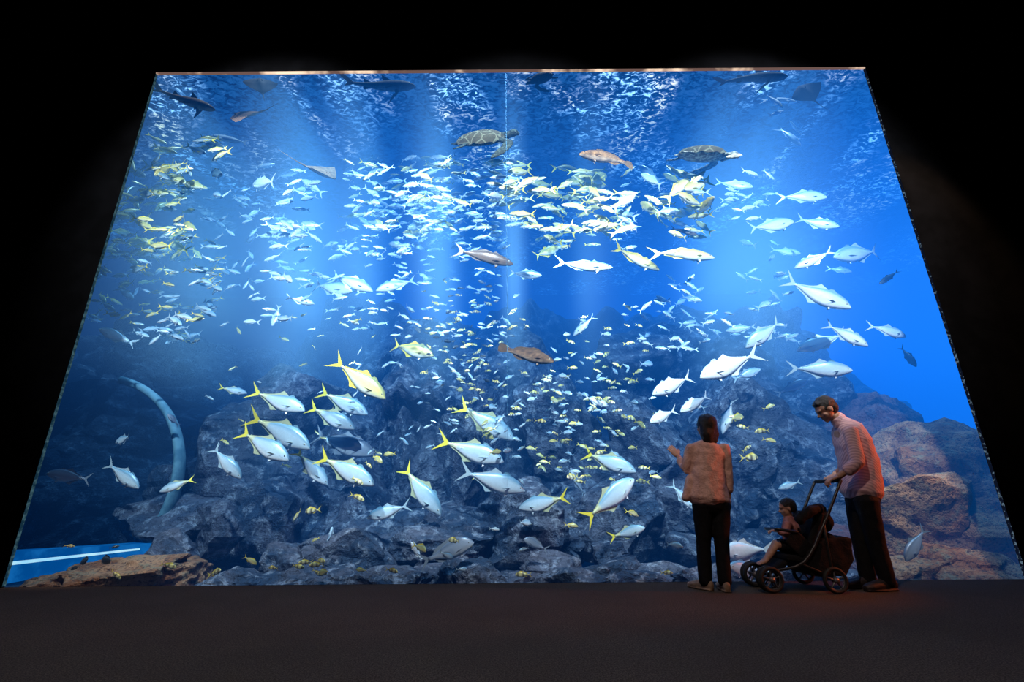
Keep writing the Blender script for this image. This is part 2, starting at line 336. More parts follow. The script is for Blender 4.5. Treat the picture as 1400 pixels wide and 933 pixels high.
bx('wall_right',RX,RX+.2,-4,YG,0,ZC)
bx('wall_back',-RX,RX,-4.2,-4,0,ZC)
y0,y1=YG,YG+.03
v,f=join([box(-13.4,xL,y0,y1,0,ZC+.2),box(xR,13.4,y0,y1,0,ZC+.2),box(xL,xR,y0,y1,zT,ZC+.2),box(-13.4,13.4,y0+.02,y1,-1.2,-.0)])
mesh_obj('wall_front',v,f,m_wall,smooth=False)
k=NT('acrylic_glass'); tr=k.n('ShaderNodeBsdfTransparent'); k.l(k.mix(k.noise(k.obj(),2,1),(.97,.985,.99),(.985,.99,1)),tr.inputs[0]); k.l(tr.outputs[0],k.out.inputs[0])
m_glass=k.mat
xs=P(694,600,YG).x
v,f=join([box(xL-.05,xs-.003,YG+.035,YG+.095,-.05,zT+.05),box(xs+.003,xR+.05,YG+.035,YG+.095,-.05,zT+.05)])
mesh_obj('window_1',v,f,m_glass,smooth=False)
m_seam=pmat('acrylic_seam',(.03,.10,.20),(.05,.15,.28),30,.9,.1,spec=.0)
def emis(name,c1,c2,s,scale=4,lo=.4,hi=.7):
    k=NT(name); e=k.n('ShaderNodeEmission'); f=k.noise(k.obj(),scale,4)
    k.l(k.mix(k.mr(f,lo,hi,0,1),c1,c2),e.inputs[0]); e.inputs[1].default_value=s; k.l(e.outputs[0],k.out.inputs[0]); return k.mat
bx('trim_1',xs-.002,xs+.002,YG+.036,YG+.094,.01,zT-.01,mat=m_seam)
bx('trim_2',xL,xR,YG+.0,YG+.03,zT-.024,zT-.002,mat=emis('top_trim_glow',(.12,.07,.06),(1.0,.72,.52),1.3,1.3,.47,.64))  # warm light leaking along the top edge, painted as emission
bx('trim_3',xR-.012,xR-.002,YG+.0,YG+.03,.01,zT-.03,mat=emis('acrylic_edge_glow',(.006,.010,.025),(.16,.25,.34),.6,30,.54,.64))  # sparkle along the acrylic edge, painted as speckled emission
bx('trim_4',xL+.002,xL+.008,YG+.0,YG+.03,.01,zT-.03,mat=emis('acrylic_edge_glow_dim',(.01,.04,.07),(.08,.18,.22),.6,20))  # faint light on the left edge, also painted as emission
# ---------------------------------------------------------------- tank
TY=15.5; TX=13.2; ZS=zT+1.0
YI=YG+.10
m_tank=pmat('tank_wall_paint',(.03,.10,.22),(.02,.07,.16),2,.9,.1)
v,f=join([box(-TX-.2,-TX,YI,TY,-.6,ZS+1),box(TX,TX+.2,YI,TY,-.6,ZS+1),box(-TX-.2,TX+.2,TY,TY+.2,-.6,ZS+1)])
mesh_obj('tank_wall',v,f,m_tank,smooth=False)
n1,n2=90,60; vs=[];fs=[]
for j in range(n2):
    for i in range(n1):
        x=-TX+.02+2*(TX-.02)*i/(n1-1); y=YI+(TY-.03-YI)*j/(n2-1)
        vs.append((x,y,-.25+.12*noise.noise(V((x*.8,y*.8,0)))+.03*noise.noise(V((x*4,y*4,3)))))
for j in range(n2-1):
    for i in range(n1-1): a=j*n1+i; fs.append((a,a+1,a+n1+1,a+n1))
mesh_obj('tank_sand_bed',vs,fs,pmat('sand',(.10,.11,.13),(.05,.06,.08),6,.9,.3))
# water volume; lit haze and light shafts are put in as emission
k=NT('aquarium_water_volume'); sep=k.n('ShaderNodeSeparateXYZ'); k.l(k.pos(),sep.inputs[0]); x,y,z=sep.outputs
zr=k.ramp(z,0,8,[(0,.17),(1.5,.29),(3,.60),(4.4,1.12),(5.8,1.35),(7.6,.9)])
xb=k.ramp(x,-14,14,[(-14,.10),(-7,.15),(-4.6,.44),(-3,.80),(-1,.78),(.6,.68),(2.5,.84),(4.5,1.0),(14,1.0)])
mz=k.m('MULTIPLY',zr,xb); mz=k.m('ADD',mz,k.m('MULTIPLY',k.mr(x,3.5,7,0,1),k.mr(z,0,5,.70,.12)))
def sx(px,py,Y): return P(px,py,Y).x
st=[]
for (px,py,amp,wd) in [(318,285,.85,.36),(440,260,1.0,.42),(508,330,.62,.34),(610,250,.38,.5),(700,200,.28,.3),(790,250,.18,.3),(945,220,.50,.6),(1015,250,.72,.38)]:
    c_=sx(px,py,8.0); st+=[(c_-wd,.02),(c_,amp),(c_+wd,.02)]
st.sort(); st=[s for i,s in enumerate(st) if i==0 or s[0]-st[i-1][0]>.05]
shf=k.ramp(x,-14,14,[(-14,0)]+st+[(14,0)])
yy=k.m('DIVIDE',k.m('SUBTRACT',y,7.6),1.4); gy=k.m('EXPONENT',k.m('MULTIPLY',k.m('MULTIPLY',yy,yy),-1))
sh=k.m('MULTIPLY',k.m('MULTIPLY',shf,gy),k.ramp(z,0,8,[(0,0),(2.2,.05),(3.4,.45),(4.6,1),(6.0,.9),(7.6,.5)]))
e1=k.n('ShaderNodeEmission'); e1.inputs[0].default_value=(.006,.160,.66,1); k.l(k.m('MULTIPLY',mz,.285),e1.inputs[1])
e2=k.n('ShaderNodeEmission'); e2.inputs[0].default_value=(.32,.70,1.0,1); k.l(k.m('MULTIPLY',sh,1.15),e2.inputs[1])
ab=k.n('ShaderNodeVolumeAbsorption'); ab.inputs[0].default_value=(.28,.50,.60,1); k.l(k.mr(z,3.0,6.2,.36,.76),ab.inputs[1])
a1=k.n('ShaderNodeAddShader'); a2=k.n('ShaderNodeAddShader')
k.l(e1.outputs[0],a1.inputs[0]); k.l(e2.outputs[0],a1.inputs[1]); k.l(a1.outputs[0],a2.inputs[0]); k.l(ab.outputs[0],a2.inputs[1]); k.l(a2.outputs[0],k.out.inputs['Volume'])
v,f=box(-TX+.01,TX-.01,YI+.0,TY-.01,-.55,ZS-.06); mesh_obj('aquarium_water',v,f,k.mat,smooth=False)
# water surface; light in the ripples and glints is painted as emission
n1,n2=200,110; vs=[];fs=[]
for j in range(n2):
    for i in range(n1):
        xx=-TX+.02+2*(TX-.02)*i/(n1-1); yy=YI+.01+(TY-.03-YI)*j/(n2-1)
        vs.append((xx,yy,ZS+.02*noise.noise(V((xx*2.2,yy*3.5,0)))+.01*noise.noise(V((xx*6,yy*8,3)))))
for j in range(n2-1):
    for i in range(n1-1): a=j*n1+i; fs.append((a,a+n1,a+n1+1,a+1))
k=NT('water_surface_ripples'); tr=k.n('ShaderNodeBsdfTransparent')
pm=k.scalev(k.pos(),(1,1.5,1))
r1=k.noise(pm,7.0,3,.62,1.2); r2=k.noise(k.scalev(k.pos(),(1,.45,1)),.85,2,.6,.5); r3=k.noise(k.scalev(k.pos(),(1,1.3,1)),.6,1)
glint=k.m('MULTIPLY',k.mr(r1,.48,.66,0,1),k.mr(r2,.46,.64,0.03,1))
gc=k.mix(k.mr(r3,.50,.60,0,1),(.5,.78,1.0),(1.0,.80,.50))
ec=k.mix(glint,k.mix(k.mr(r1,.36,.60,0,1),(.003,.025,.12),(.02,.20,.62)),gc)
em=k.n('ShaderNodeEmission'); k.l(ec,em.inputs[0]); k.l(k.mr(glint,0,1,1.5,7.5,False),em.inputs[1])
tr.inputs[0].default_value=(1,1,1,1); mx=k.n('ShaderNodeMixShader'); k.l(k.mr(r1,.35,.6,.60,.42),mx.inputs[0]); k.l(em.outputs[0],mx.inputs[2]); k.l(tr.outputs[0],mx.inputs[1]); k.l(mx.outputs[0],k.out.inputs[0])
mesh_obj('water_surface',vs,fs,k.mat)
# ---------------------------------------------------------------- rocks
def rockmat(name,ca,cb,cc,sc_=1.6,pit=.55):
    k=NT(name); b=k.n('ShaderNodeBsdfPrincipled'); k.l(b.outputs[0],k.out.inputs[0]); p=k.pos()
    n_1=k.noise(p,sc_,5,.65,.6); n_2=k.noise(p,sc_*4,5,.7,.3); n_3=k.noise(p,sc_*14,3,.7)
    c=k.mix(k.mr(n_1,.40,.60,0,1),ca,cb); c=k.mix(k.mr(n_2,.50,.66,0,.9),c,cc)
    c=k.mix(k.mr(n_3,.33,.52,pit,0),c,(.02,.022,.03)); k.l(c,b.inputs['Base Color'])
    b.inputs['Roughness'].default_value=.85; b.inputs['Specular IOR Level'].default_value=.2
    bp=k.n('ShaderNodeBump'); bp.inputs['Strength'].default_value=.9; bp.inputs['Distance'].default_value=.09
    k.l(k.m('ADD',n_2,k.m('MULTIPLY',n_3,.4)),bp.inputs['Height']); k.l(bp.outputs[0],b.inputs['Normal']); return k.mat
m_reef=rockmat('reef_rock',(.022,.040,.070),(.085,.088,.115),(.25,.27,.32),1.3,.7)
m_brown=rockmat('brown_rock',(.20,.085,.04),(.36,.19,.10),(.20,.17,.11),1.8,.8)
m_purp=rockmat('purple_brown_rock',(.12,.05,.05),(.18,.09,.085),(.10,.10,.13),1.6,.7)
ICO={}
def rockgeo(c,r,seed,sub=4,npl=22,rough=.10,fl=1.0):
    if sub not in ICO:
        bm=bmesh.new(); bmesh.ops.create_icosphere(bm,subdivisions=sub,radius=1)
        ICO[sub]=(np.array([v.co.normalized()[:] for v in bm.verts]),[tuple(x.index for x in q.verts) for q in bm.faces]); bm.free()
    D,fs=ICO[sub]; rnd=random.Random(seed); rr=np.full(len(D),1.25)
    for i in range(npl):
        n=V((rnd.gauss(0,1),rnd.gauss(0,1),rnd.gauss(0,1)*fl)).normalized(); h=rnd.uniform(.62,1.0); q=D@np.array(n)
        rr=np.where(q>.05,np.minimum(rr,h/np.maximum(q,.05)),rr)
    off=V((seed*3.1,seed*1.7,0)); nn=np.empty(len(D)); 
    for i,d in enumerate(D):
        d=V(d); nn[i]=rough*.5*noise.ridged_multi_fractal(d*1.6+off,1.0,2.1,4,1.0,2.0)-rough*.5+rough*1.2*noise.noise(d*3+off)
    rr=rr*(1+nn); rr=rr*(1+.02*np.sin(D[:,2]*rr*16+nn*20))
    return (D*rr[:,None]*np.array(r)+np.array(c)).tolist(),fs
rp=[(-250,520),(0,480),(100,455),(200,442),(300,440),(390,425),(440,400),(520,405),(590,440),(660,432),(700,404),(760,410),(800,440),(850,422),(925,416),(980,440),(1060,440),(1110,465),(1180,495),(1225,550),(1260,640),(1300,740),(1500,770)]
prof=[(P(a,b_,10.3).x,P(a,b_,10.3).z) for a,b_ in rp]; prof=[(-14,prof[0][1])]+prof+[(14,-.4)]
def lerp(pr,x):
    for (a,b),(c,d) in zip(pr,pr[1:]):
        if a<=x<=c: return b+(d-b)*(x-a)/(c-a)
    return pr[-1][1]
n1,n2=360,150; vs=[];fs=[]
for j in range(n2):
    t=j/(n2-1)
    for i in range(n1):
        x=-13+26*i/(n1-1); H=max(lerp(prof,x)+.30,.1)
        yb=8.4+2.6*t**1.1+(1.0 if x<-4.5 else 0)*min(1,(-4.5-x))+.7*math.sin(x*.9)
        z=-.35+H*min(1,t/.92)**.9
        d1=noise.voronoi(V((x*.8,t*4.2,5.0)))[0]; e=d1[1]-d1[0]
        d2=noise.voronoi(V((x*2.1,t*10,9.0)))[0]; e2=d2[1]-d2[0]
        dsp=1.3*noise.noise(V((x*.55,t*2.6,2.2)))+1.0*min(e,.6)+.36*min(e2,.5)+.16*noise.ridged_multi_fractal(V((x*1.6,t*6,1)),1,2.1,4,1,2)
        if t>.92: yb+=(t-.92)*22; z-=(t-.92)*4
        z+=(.22*noise.noise(V((x*1.7,t*7,7)))+.35*(e-.3)*(1 if t<.97 else .3)+.22*noise.noise(V((x*3.4,0,9))))*min(1,t*2)*min(1,H)
        vs.append((x,yb-dsp,z))
for j in range(n2-1):
    for i in range(n1-1): a=j*n1+i; fs.append((a,a+1,a+n1+1,a+n1))
mesh_obj('reef_rock_formation',vs,fs,m_reef,smooth=False)
parts=[]; rnd=random.Random(5)
for i in range(64):
    px=rnd.uniform(280,1150); t=rnd.random(); Y=6.4+3.0*t
    if 900<px and t<.3: Y+=.8
    g=P(px,500,Y); s=rnd.uniform(.25,.6)*(1+.5*t); zz=-.15+rnd.uniform(0,.25)+t*t*1.5
    parts.append(rockgeo(V((g.x,Y,zz)),(s*rnd.uniform(.9,1.5),s,s*rnd.uniform(.6,1.0)),i+1,4,14,.09))
for i in range(20):
    x=-3.2+i*.36; parts.append(rockgeo(V((x,rnd.uniform(5.85,6.3),-.14)),(rnd.uniform(.3,.55),.3,rnd.uniform(.14,.28)),300+i,4,14,.09))
for (px,py,Y,rx,rz,sd_) in [(360,720,7.6,.9,.8,101),(330,650,8.4,.9,1.0,102),(560,600,8.6,.8,1.2,103),(455,640,8.8,.9,1.0,104),(760,590,8.6,.8,1.1,105),(880,610,8.4,.8,1.0,106),(1000,600,8.2,.9,1.1,107),
        (700,720,7.4,.9,.55,108),(600,750,7.0,.8,.35,109),(850,700,7.6,.8,.7,110),(950,690,7.6,.7,.9,111),(1060,640,8.0,.9,1.1,112),(640,640,8.0,.6,.9,119),(400,560,8.6,.9,.9,120),(560,500,9.0,.8,.8,121),(700,520,9.0,.7,.9,122),(860,510,9.1,.9,.8,123),(1010,520,9.0,.9,.8,124),(1110,560,8.8,.9,.9,125)]:
    parts.append(rockgeo(P(px,py,Y),(rx,rx*.8,rz),sd_,5,16,.09))
v,f=join(parts); mesh_obj('reef_boulder_field',v,f,m_reef,smooth=False)
def boulder(name,mat,spec):
    v,f=join([rockgeo(P(px,py,Y),(rx,ry,rz),sd_,5,20,.12,fl) for (px,py,Y,rx,ry,rz,sd_,fl) in spec]); return mesh_obj(name,v,f,mat,smooth=False)
boulder('brown_boulder',m_brown,[(1325,685,6.75,1.05,.85,1.08,201,1),(1255,720,6.5,.75,.6,.72,202,1),(1372,730,6.4,.75,.6,.70,203,1),(1280,640,7.2,.9,.8,.85,206,1),(1320,785,6.1,.8,.4,.40,207,1),(1240,790,6.1,.5,.35,.25,208,1),(1400,790,6.1,.6,.4,.5,209,1)])
boulder('brown_boulder',m_purp,[(1200,610,8.2,.75,.8,1.0,211,1),(1150,640,8.3,.9,.8,1.1,212,1),(1210,690,7.6,.8,.7,.8,214,1),(1160,760,6.9,.7,.5,.5,215,1)])
boulder('brown_boulder',m_brown,[(165,795,6.15,.85,.5,.30,221,1),(95,797,6.0,.6,.4,.16,222,1),(235,790,6.4,.5,.5,.30,223,1)])
# ---------------------------------------------------------------- viewing tunnel (left)
m_tun=pmat('tunnel_frame',(.16,.30,.36),(.08,.18,.24),5,.7,.1,spec=.1)
k=NT('tunnel_acrylic'); tr=k.n('ShaderNodeBsdfTransparent'); tr.inputs[0].default_value=(.50,.60,.68,1); gl=k.n('ShaderNodeBsdfGlossy'); gl.inputs['Roughness'].default_value=.15
mx=k.n('ShaderNodeMixShader'); k.l(k.mr(k.noise(k.scalev(k.obj(),(.5,.5,6)),2,3),.4,.7,.05,.3),mx.inputs[0]); k.l(tr.outputs[0],mx.inputs[1]); k.l(gl.outputs[0],mx.inputs[2]); k.l(mx.outputs[0],k.out.inputs[0]); m_tg=k.mat
TYY=7.3; cc=P(95,660,TYY); Rt=P(242,660,TYY).x-cc.x
def ringpts(rr,yy,a0=-.62,a1=1.35,n=60): return [V((cc.x+rr*math.cos(a0+(a1-a0)*i/n),yy,cc.z+rr*1.0*math.sin(a0+(a1-a0)*i/n))) for i in range(n+1)]
v,f=loft(ringpts(Rt,TYY),[.13-.10*(i/60)**2 for i in range(61)],.06,side=Yv,n=12); o1=mesh_obj('rim',v,f,m_tun)
ra=ringpts(Rt-.02,TYY,a1=3.7); rb=ringpts(Rt-.02,TYY+3.4,a1=3.7); n=len(ra)
o2=mesh_obj('tube',ra+rb,[(i,i+1,n+i+1,n+i) for i in range(n-1)],m_tg)
def pprism(pix,Y,th):
    q=[P(a,b_,Y) for a,b_ in pix]; n=len(q)
    return [V(p) for p in q]+[p+Yv*th for p in q],[tuple(range(n)),tuple(range(n,2*n))[::-1]]+[(i,(i+1)%n,(i+1)%n+n,i+n) for i in range(n)]
v,f=pprism([(-260,772),(60,752),(225,742),(236,750),(120,775),(0,800),(-260,850)],6.9,.5); o3=mesh_obj('walkway',v,f,emis('curb_glow',(.0,.10,.38),(.01,.20,.60),.9),smooth=False)  # brightness of the lit tunnel floor put in as blue emission
v,f=pprism([(-260,796),(0,770),(190,750),(190,752.5),(0,775),(-260,804)],6.88,.02); o4=mesh_obj('lit_floor_line',v,f,emis('lit_floor_line_glow',(.45,.8,1),(.7,.95,1),1.3),smooth=False)  # bright line of the lit floor, painted as a glowing sliver
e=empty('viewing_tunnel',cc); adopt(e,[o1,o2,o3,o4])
# ---------------------------------------------------------------- fish
def bodyprof(kind):
    if kind=='trev': return [(0,.004,.004,.004),(.03,.035,.03,.02),(.09,.078,.06,.036),(.18,.118,.095,.052),(.30,.145,.13,.062),(.42,.150,.145,.062),(.55,.130,.13,.055),(.68,.095,.095,.042),(.80,.058,.058,.028),(.91,.026,.026,.018),(1,.020,.020,.012)]
    if kind=='slim': return [(0,.004,.004,.004),(.04,.028,.025,.018),(.12,.055,.045,.034),(.25,.080,.070,.046),(.40,.090,.085,.050),(.55,.082,.080,.046),(.70,.060,.060,.036),(.84,.034,.034,.024),(.94,.018,.018,.015),(1,.016,.016,.010)]
    if kind=='grouper': return [(0,.02,.02,.012),(.05,.05,.04,.035),(.14,.085,.07,.055),(.28,.12,.10,.068),(.42,.125,.11,.068),(.56,.108,.095,.058),(.70,.08,.072,.045),(.84,.052,.05,.03),(.94,.044,.044,.02),(1,.044,.044,.014)]
    if kind=='bream': return [(0,.01,.01,.01),(.04,.055,.04,.026),(.10,.11,.065,.042),(.20,.155,.095,.058),(.32,.17,.12,.064),(.45,.16,.125,.06),(.58,.13,.11,.05),(.72,.085,.075,.036),(.86,.042,.04,.022),(1,.03,.03,.012)]
    if kind=='shark': return [(0,.006,.006,.01),(.04,.025,.02,.036),(.12,.045,.038,.055),(.24,.062,.052,.062),(.38,.066,.056,.060),(.52,.056,.048,.050),(.66,.042,.036,.036),(.80,.027,.024,.024),(.92,.018,.016,.015),(1,.014,.012,.010)]
PAL={ # back, flank, belly, fin
 'silver':((.12,.27,.38),(.62,.76,.84),(.97,.98,.98),(.45,.58,.64)),
 'ytail':((.15,.29,.38),(.58,.72,.80),(.96,.98,.98),(.95,.78,.05)),
 'gold':((.42,.34,.08),(.90,.72,.26),(.95,.90,.74),(.9,.70,.10)),
 'goldb':((.26,.28,.10),(.80,.70,.26),(.92,.92,.78),(.95,.75,.08)),
 'white':((.50,.62,.68),(.88,.93,.95),(.98,.98,.98),(.75,.82,.84)),
 'dark':((.03,.045,.06),(.05,.07,.09),(.12,.15,.18),(.03,.04,.05)),
 'brown':((.10,.055,.03),(.18,.10,.055),(.32,.22,.14),(.12,.07,.035)),
 'orange':((.26,.10,.035),(.42,.19,.07),(.5,.3,.18),(.32,.15,.05)),
 'grey':((.12,.15,.20),(.34,.40,.50),(.70,.76,.82),(.22,.27,.33)),
 'stripe':((.75,.62,.12),(.9,.85,.5),(.95,.95,.85),(.9,.7,.1)),
 'darky':((.05,.09,.11),(.18,.30,.36),(.55,.65,.7),(.80,.60,.05)),
}
def fish_geo(kind,pal,ring=14,bend=0.0,eye=True,hi=True):
    pr=bodyprof(kind); bk,fl,be,fi=[np.array(c) for c in PAL[pal]]
    pts=[]
    if hi:
        for (a,b) in zip(pr,pr[1:]):
            for q in (0,.5): pts.append(tuple(a[i]+(b[i]-a[i])*q for i in range(4)))
        pts.append(pr[-1])
    else: pts=pr[::1]
    L=.82; vs=[];fs=[];cs=[]
    def xs_(s): return .5-s*L
    for (s,u,l,w_) in pts:
        for j in range(ring):
            a=2*math.pi*j/ring; sn=math.sin(a); cn=math.cos(a)
            zz=(u if sn>0 else l)*sn; yy=w_*math.copysign(abs(cn)**.85,cn)
            vs.append([xs_(s),yy,zz])
            q=sn
            if q>.25: c=fl+(bk-fl)*min(1,(q-.25)/.5)
            elif q<-.3: c=fl+(be-fl)*min(1,(-q-.3)/.4)
            else: c=fl
            if pal in('gold','goldb') and .15<q<.55 and s>.15: c=c*.4+np.array((.9,.72,.10))*.6
            if pal=='ytail' and s>.82: c=c*.5+np.array((.9,.75,.10))*.5
            if kind=='grouper':
                nn=noise.noise(V((s*14,a*2,3))); c=c*(1+1.1*nn)
            if pal=='stripe' and (s*9)%2>1: c=np.array((.10,.08,.05))
            if .20<s<.235 and abs(q)<.7: c=c*.6
            cs.append(c)
    n=len(pts)
    for i in range(n-1):
        for j in range(ring):
            a=i*ring+j;b_=i*ring+(j+1)%ring; fs.append((a,a+ring,b_+ring,b_))
    fs.append(tuple(range(ring))); fs.append(tuple(range((n-1)*ring,n*ring))[::-1])
    def add(vv,ff,c):
        o=len(vs); vs.extend([list(q) for q in vv]); fs.extend([tuple(i+o for i in q) for q in ff]); cs.extend([np.array(c)]*len(vv))
    def at(s):
        for a,b in zip(pr,pr[1:]):
            if a[0]<=s<=b[0]:
                t=(s-a[0])/(b[0]-a[0]); return [a[i]+(b[i]-a[i])*t for i in range(4)]
        return pr[-1]
    xr=xs_(1)+.01
    if kind=='grouper':
        add([(xr,0,.04),(xr-.09,0,.085),(xr-.16,0,.08),(xr-.18,0,0),(xr-.16,0,-.08),(xr-.09,0,-.085),(xr,0,-.04)],[(0,1,2,3),(0,3,6),(3,4,5,6)],fi)
    elif kind=='shark':
        add([(xr+.02,0,.012),(xr-.09,0,.09),(xr-.19,0,.13),(xr-.13,0,.05),(xr-.06,0,.0),(xr-.10,0,-.05),(xr-.03,0,-.03),(xr+.02,0,-.01)],[(0,1,3,4),(1,2,3),(0,4,7),(4,5,6,7)],fi)
    else:
        h=.165 if kind!='slim' else .12
        add([(xr,0,.018),(xr-.05,0,.055),(xr-.19,0,h),(xr-.10,0,.045),(xr-.065,0,0),(xr-.10,0,-.045),(xr-.19,0,-h),(xr-.05,0,-.055),(xr,0,-.018)],[(0,1,3,4),(1,2,3),(0,4,8),(4,5,7,8),(5,6,7)],fi)
    def finstrip(s0,s1,hs,sign,c):
        m=len(hs); vv=[]
        for i,hh in enumerate(hs):
            s=s0+(s1-s0)*i/(m-1); q=at(s); z0=(q[1] if sign>0 else q[2])*.92
            vv.append((xs_(s),0,sign*z0)); vv.append((xs_(s)-hh*.7,0,sign*(z0+hh)))
        add(vv,[(2*i,2*i+1,2*i+3,2*i+2) for i in range(m-1)],c)
    fc=fi if pal not in('ytail',) else np.array((.50,.52,.30))
    if kind=='trev':
        finstrip(.28,.44,[.01,.045,.04,.01],1,bk); finstrip(.46,.94,[.02,.075,.04,.025,.02,.015,.012],1,fc); finstrip(.52,.94,[.02,.07,.035,.022,.018,.012],-1,fc)
    elif kind=='slim':
        finstrip(.30,.42,[.01,.035,.01],1,bk); finstrip(.46,.92,[.015,.035,.02,.015,.01],1,fc); finstrip(.60,.92,[.012,.03,.015,.01],-1,fc)
    elif kind=='shark':
        finstrip(.36,.50,[.005,.05,.085,.02],1,bk); finstrip(.70,.80,[.004,.035,.05,.01],1,bk); finstrip(.72,.82,[.004,.025,.035,.01],-1,bk)
    else:
        finstrip(.26,.88,[.01,.055,.06,.05,.05,.055,.045,.015],1,fi); finstrip(.60,.86,[.01,.05,.045,.01],-1,fi)
    q=at(.26); x0=xs_(.26); big=2.3 if kind=='shark' else 1
    for sg in (1,-1):
        y0=q[3]*.9
        add([(x0,sg*y0,-.02),(x0-.05*big,sg*(y0+.035*big),-.03*big),(x0-.13*big**.5,sg*(y0+.05*big),-.06*big),(x0-.06*big**.5,sg*(y0+.01),-.05)],[(0,1,2,3)],fc if kind!='shark' else bk)
        add([(x0-.01,sg*.012,-q[2]*.93),(x0-.05,sg*.025,-q[2]-.045),(x0-.07,sg*.018,-q[2]*.93)],[(0,1,2)],be*.9)
        if eye:
            q2=at(.10); ee=ell(V((xs_(.10),sg*q2[3]*.82,q2[1]*.28)),X,Yv,Z,.016,.008,.016,8,6); add(ee[0],ee[1],(.75,.75,.6))
            ee=ell(V((xs_(.10),sg*(q2[3]*.82+.004),q2[1]*.28)),X,Yv,Z,.010,.007,.010,8,6); add(ee[0],ee[1],(.01,.01,.01))
    vs=np.array(vs); cs=np.clip(np.array(cs),0,1)
    xb=np.clip(.15-vs[:,0],0,1); vs[:,1]+=bend*xb**2
    cs=np.hstack([cs,np.ones((len(cs),1))])
    return vs,fs,cs
k=NT('fish_skin'); b=k.n('ShaderNodeBsdfPrincipled'); k.l(b.outputs[0],k.out.inputs[0]); at_=k.n('ShaderNodeAttribute'); at_.attribute_name='Col'
fz=k.noise(k.obj(),30,2); k.l(k.mix(k.mr(fz,.3,.7,0,.15),at_.outputs['Color'],(.25,.3,.33)),b.inputs['Base Color'])
b.inputs['Roughness'].default_value=.36; b.inputs['Metallic'].default_value=.15; b.inputs['Specular IOR Level'].default_value=.6
m_fish=k.mat
k=NT('dark_skin'); b=k.n('ShaderNodeBsdfPrincipled'); k.l(b.outputs[0],k.out.inputs[0]); at_=k.n('ShaderNodeAttribute'); at_.attribute_name='Col'
fz=k.noise(k.obj(),18,3); k.l(k.mix(k.mr(fz,.35,.65,0,.4),at_.outputs['Color'],(.02,.02,.02)),b.inputs['Base Color']); b.inputs['Roughness'].default_value=.8; b.inputs['Specular IOR Level'].default_value=.1
m_dull=k.mat
cache={}
def fmesh(kind,pal,var):
    key=(kind,pal,var)
    if key not in cache:
        v,f,c=fish_geo(kind,pal,16,(-.28,0,.28)[var]); me=bpy.data.meshes.new(f'{kind}_{pal}')
        me.from_pydata(v.tolist(),[],f); a=me.color_attributes.new('Col','FLOAT_COLOR','POINT'); a.data.foreach_set('color',c.astype(np.float32).ravel())
        me.polygons.foreach_set('use_smooth',[True]*len(me.polygons)); me.materials.append(m_dull if kind in('shark','grouper') else m_fish); cache[key]=me
    return cache[key]
def orient(h,t,roll=0):
    d=(h-t); L=d.length; ax=d.normalized(); up=Z if abs(ax.z)<.93 else X*-1
    zz=(up-ax*up.dot(ax)).normalized(); yy=zz.cross(ax)
    R=Matrix((ax,yy,zz)).transposed().to_4x4()@Matrix.Rotation(roll,4,'X')
    return L,R
rf=random.Random(3)
def fish(name,kind,pal,hx,hy,tx,ty,Y,dy=None,roll=None,sz=1.0):
    dy=rf.uniform(-.12,.12) if dy is None else dy
    h=P(hx,hy,Y+dy); t=P(tx,ty,Y-dy); L,R=orient(h,t,rf.uniform(-.15,.15) if roll is None else roll)
    o=bpy.data.objects.new(name,fmesh(kind,pal,rf.choice((0,1,2)))); COL.objects.link(o)
    o.matrix_world=Matrix.Translation((h+t)/2)@R@Matrix.Diagonal((L,L,L*sz,1)); return o
T='trevally'
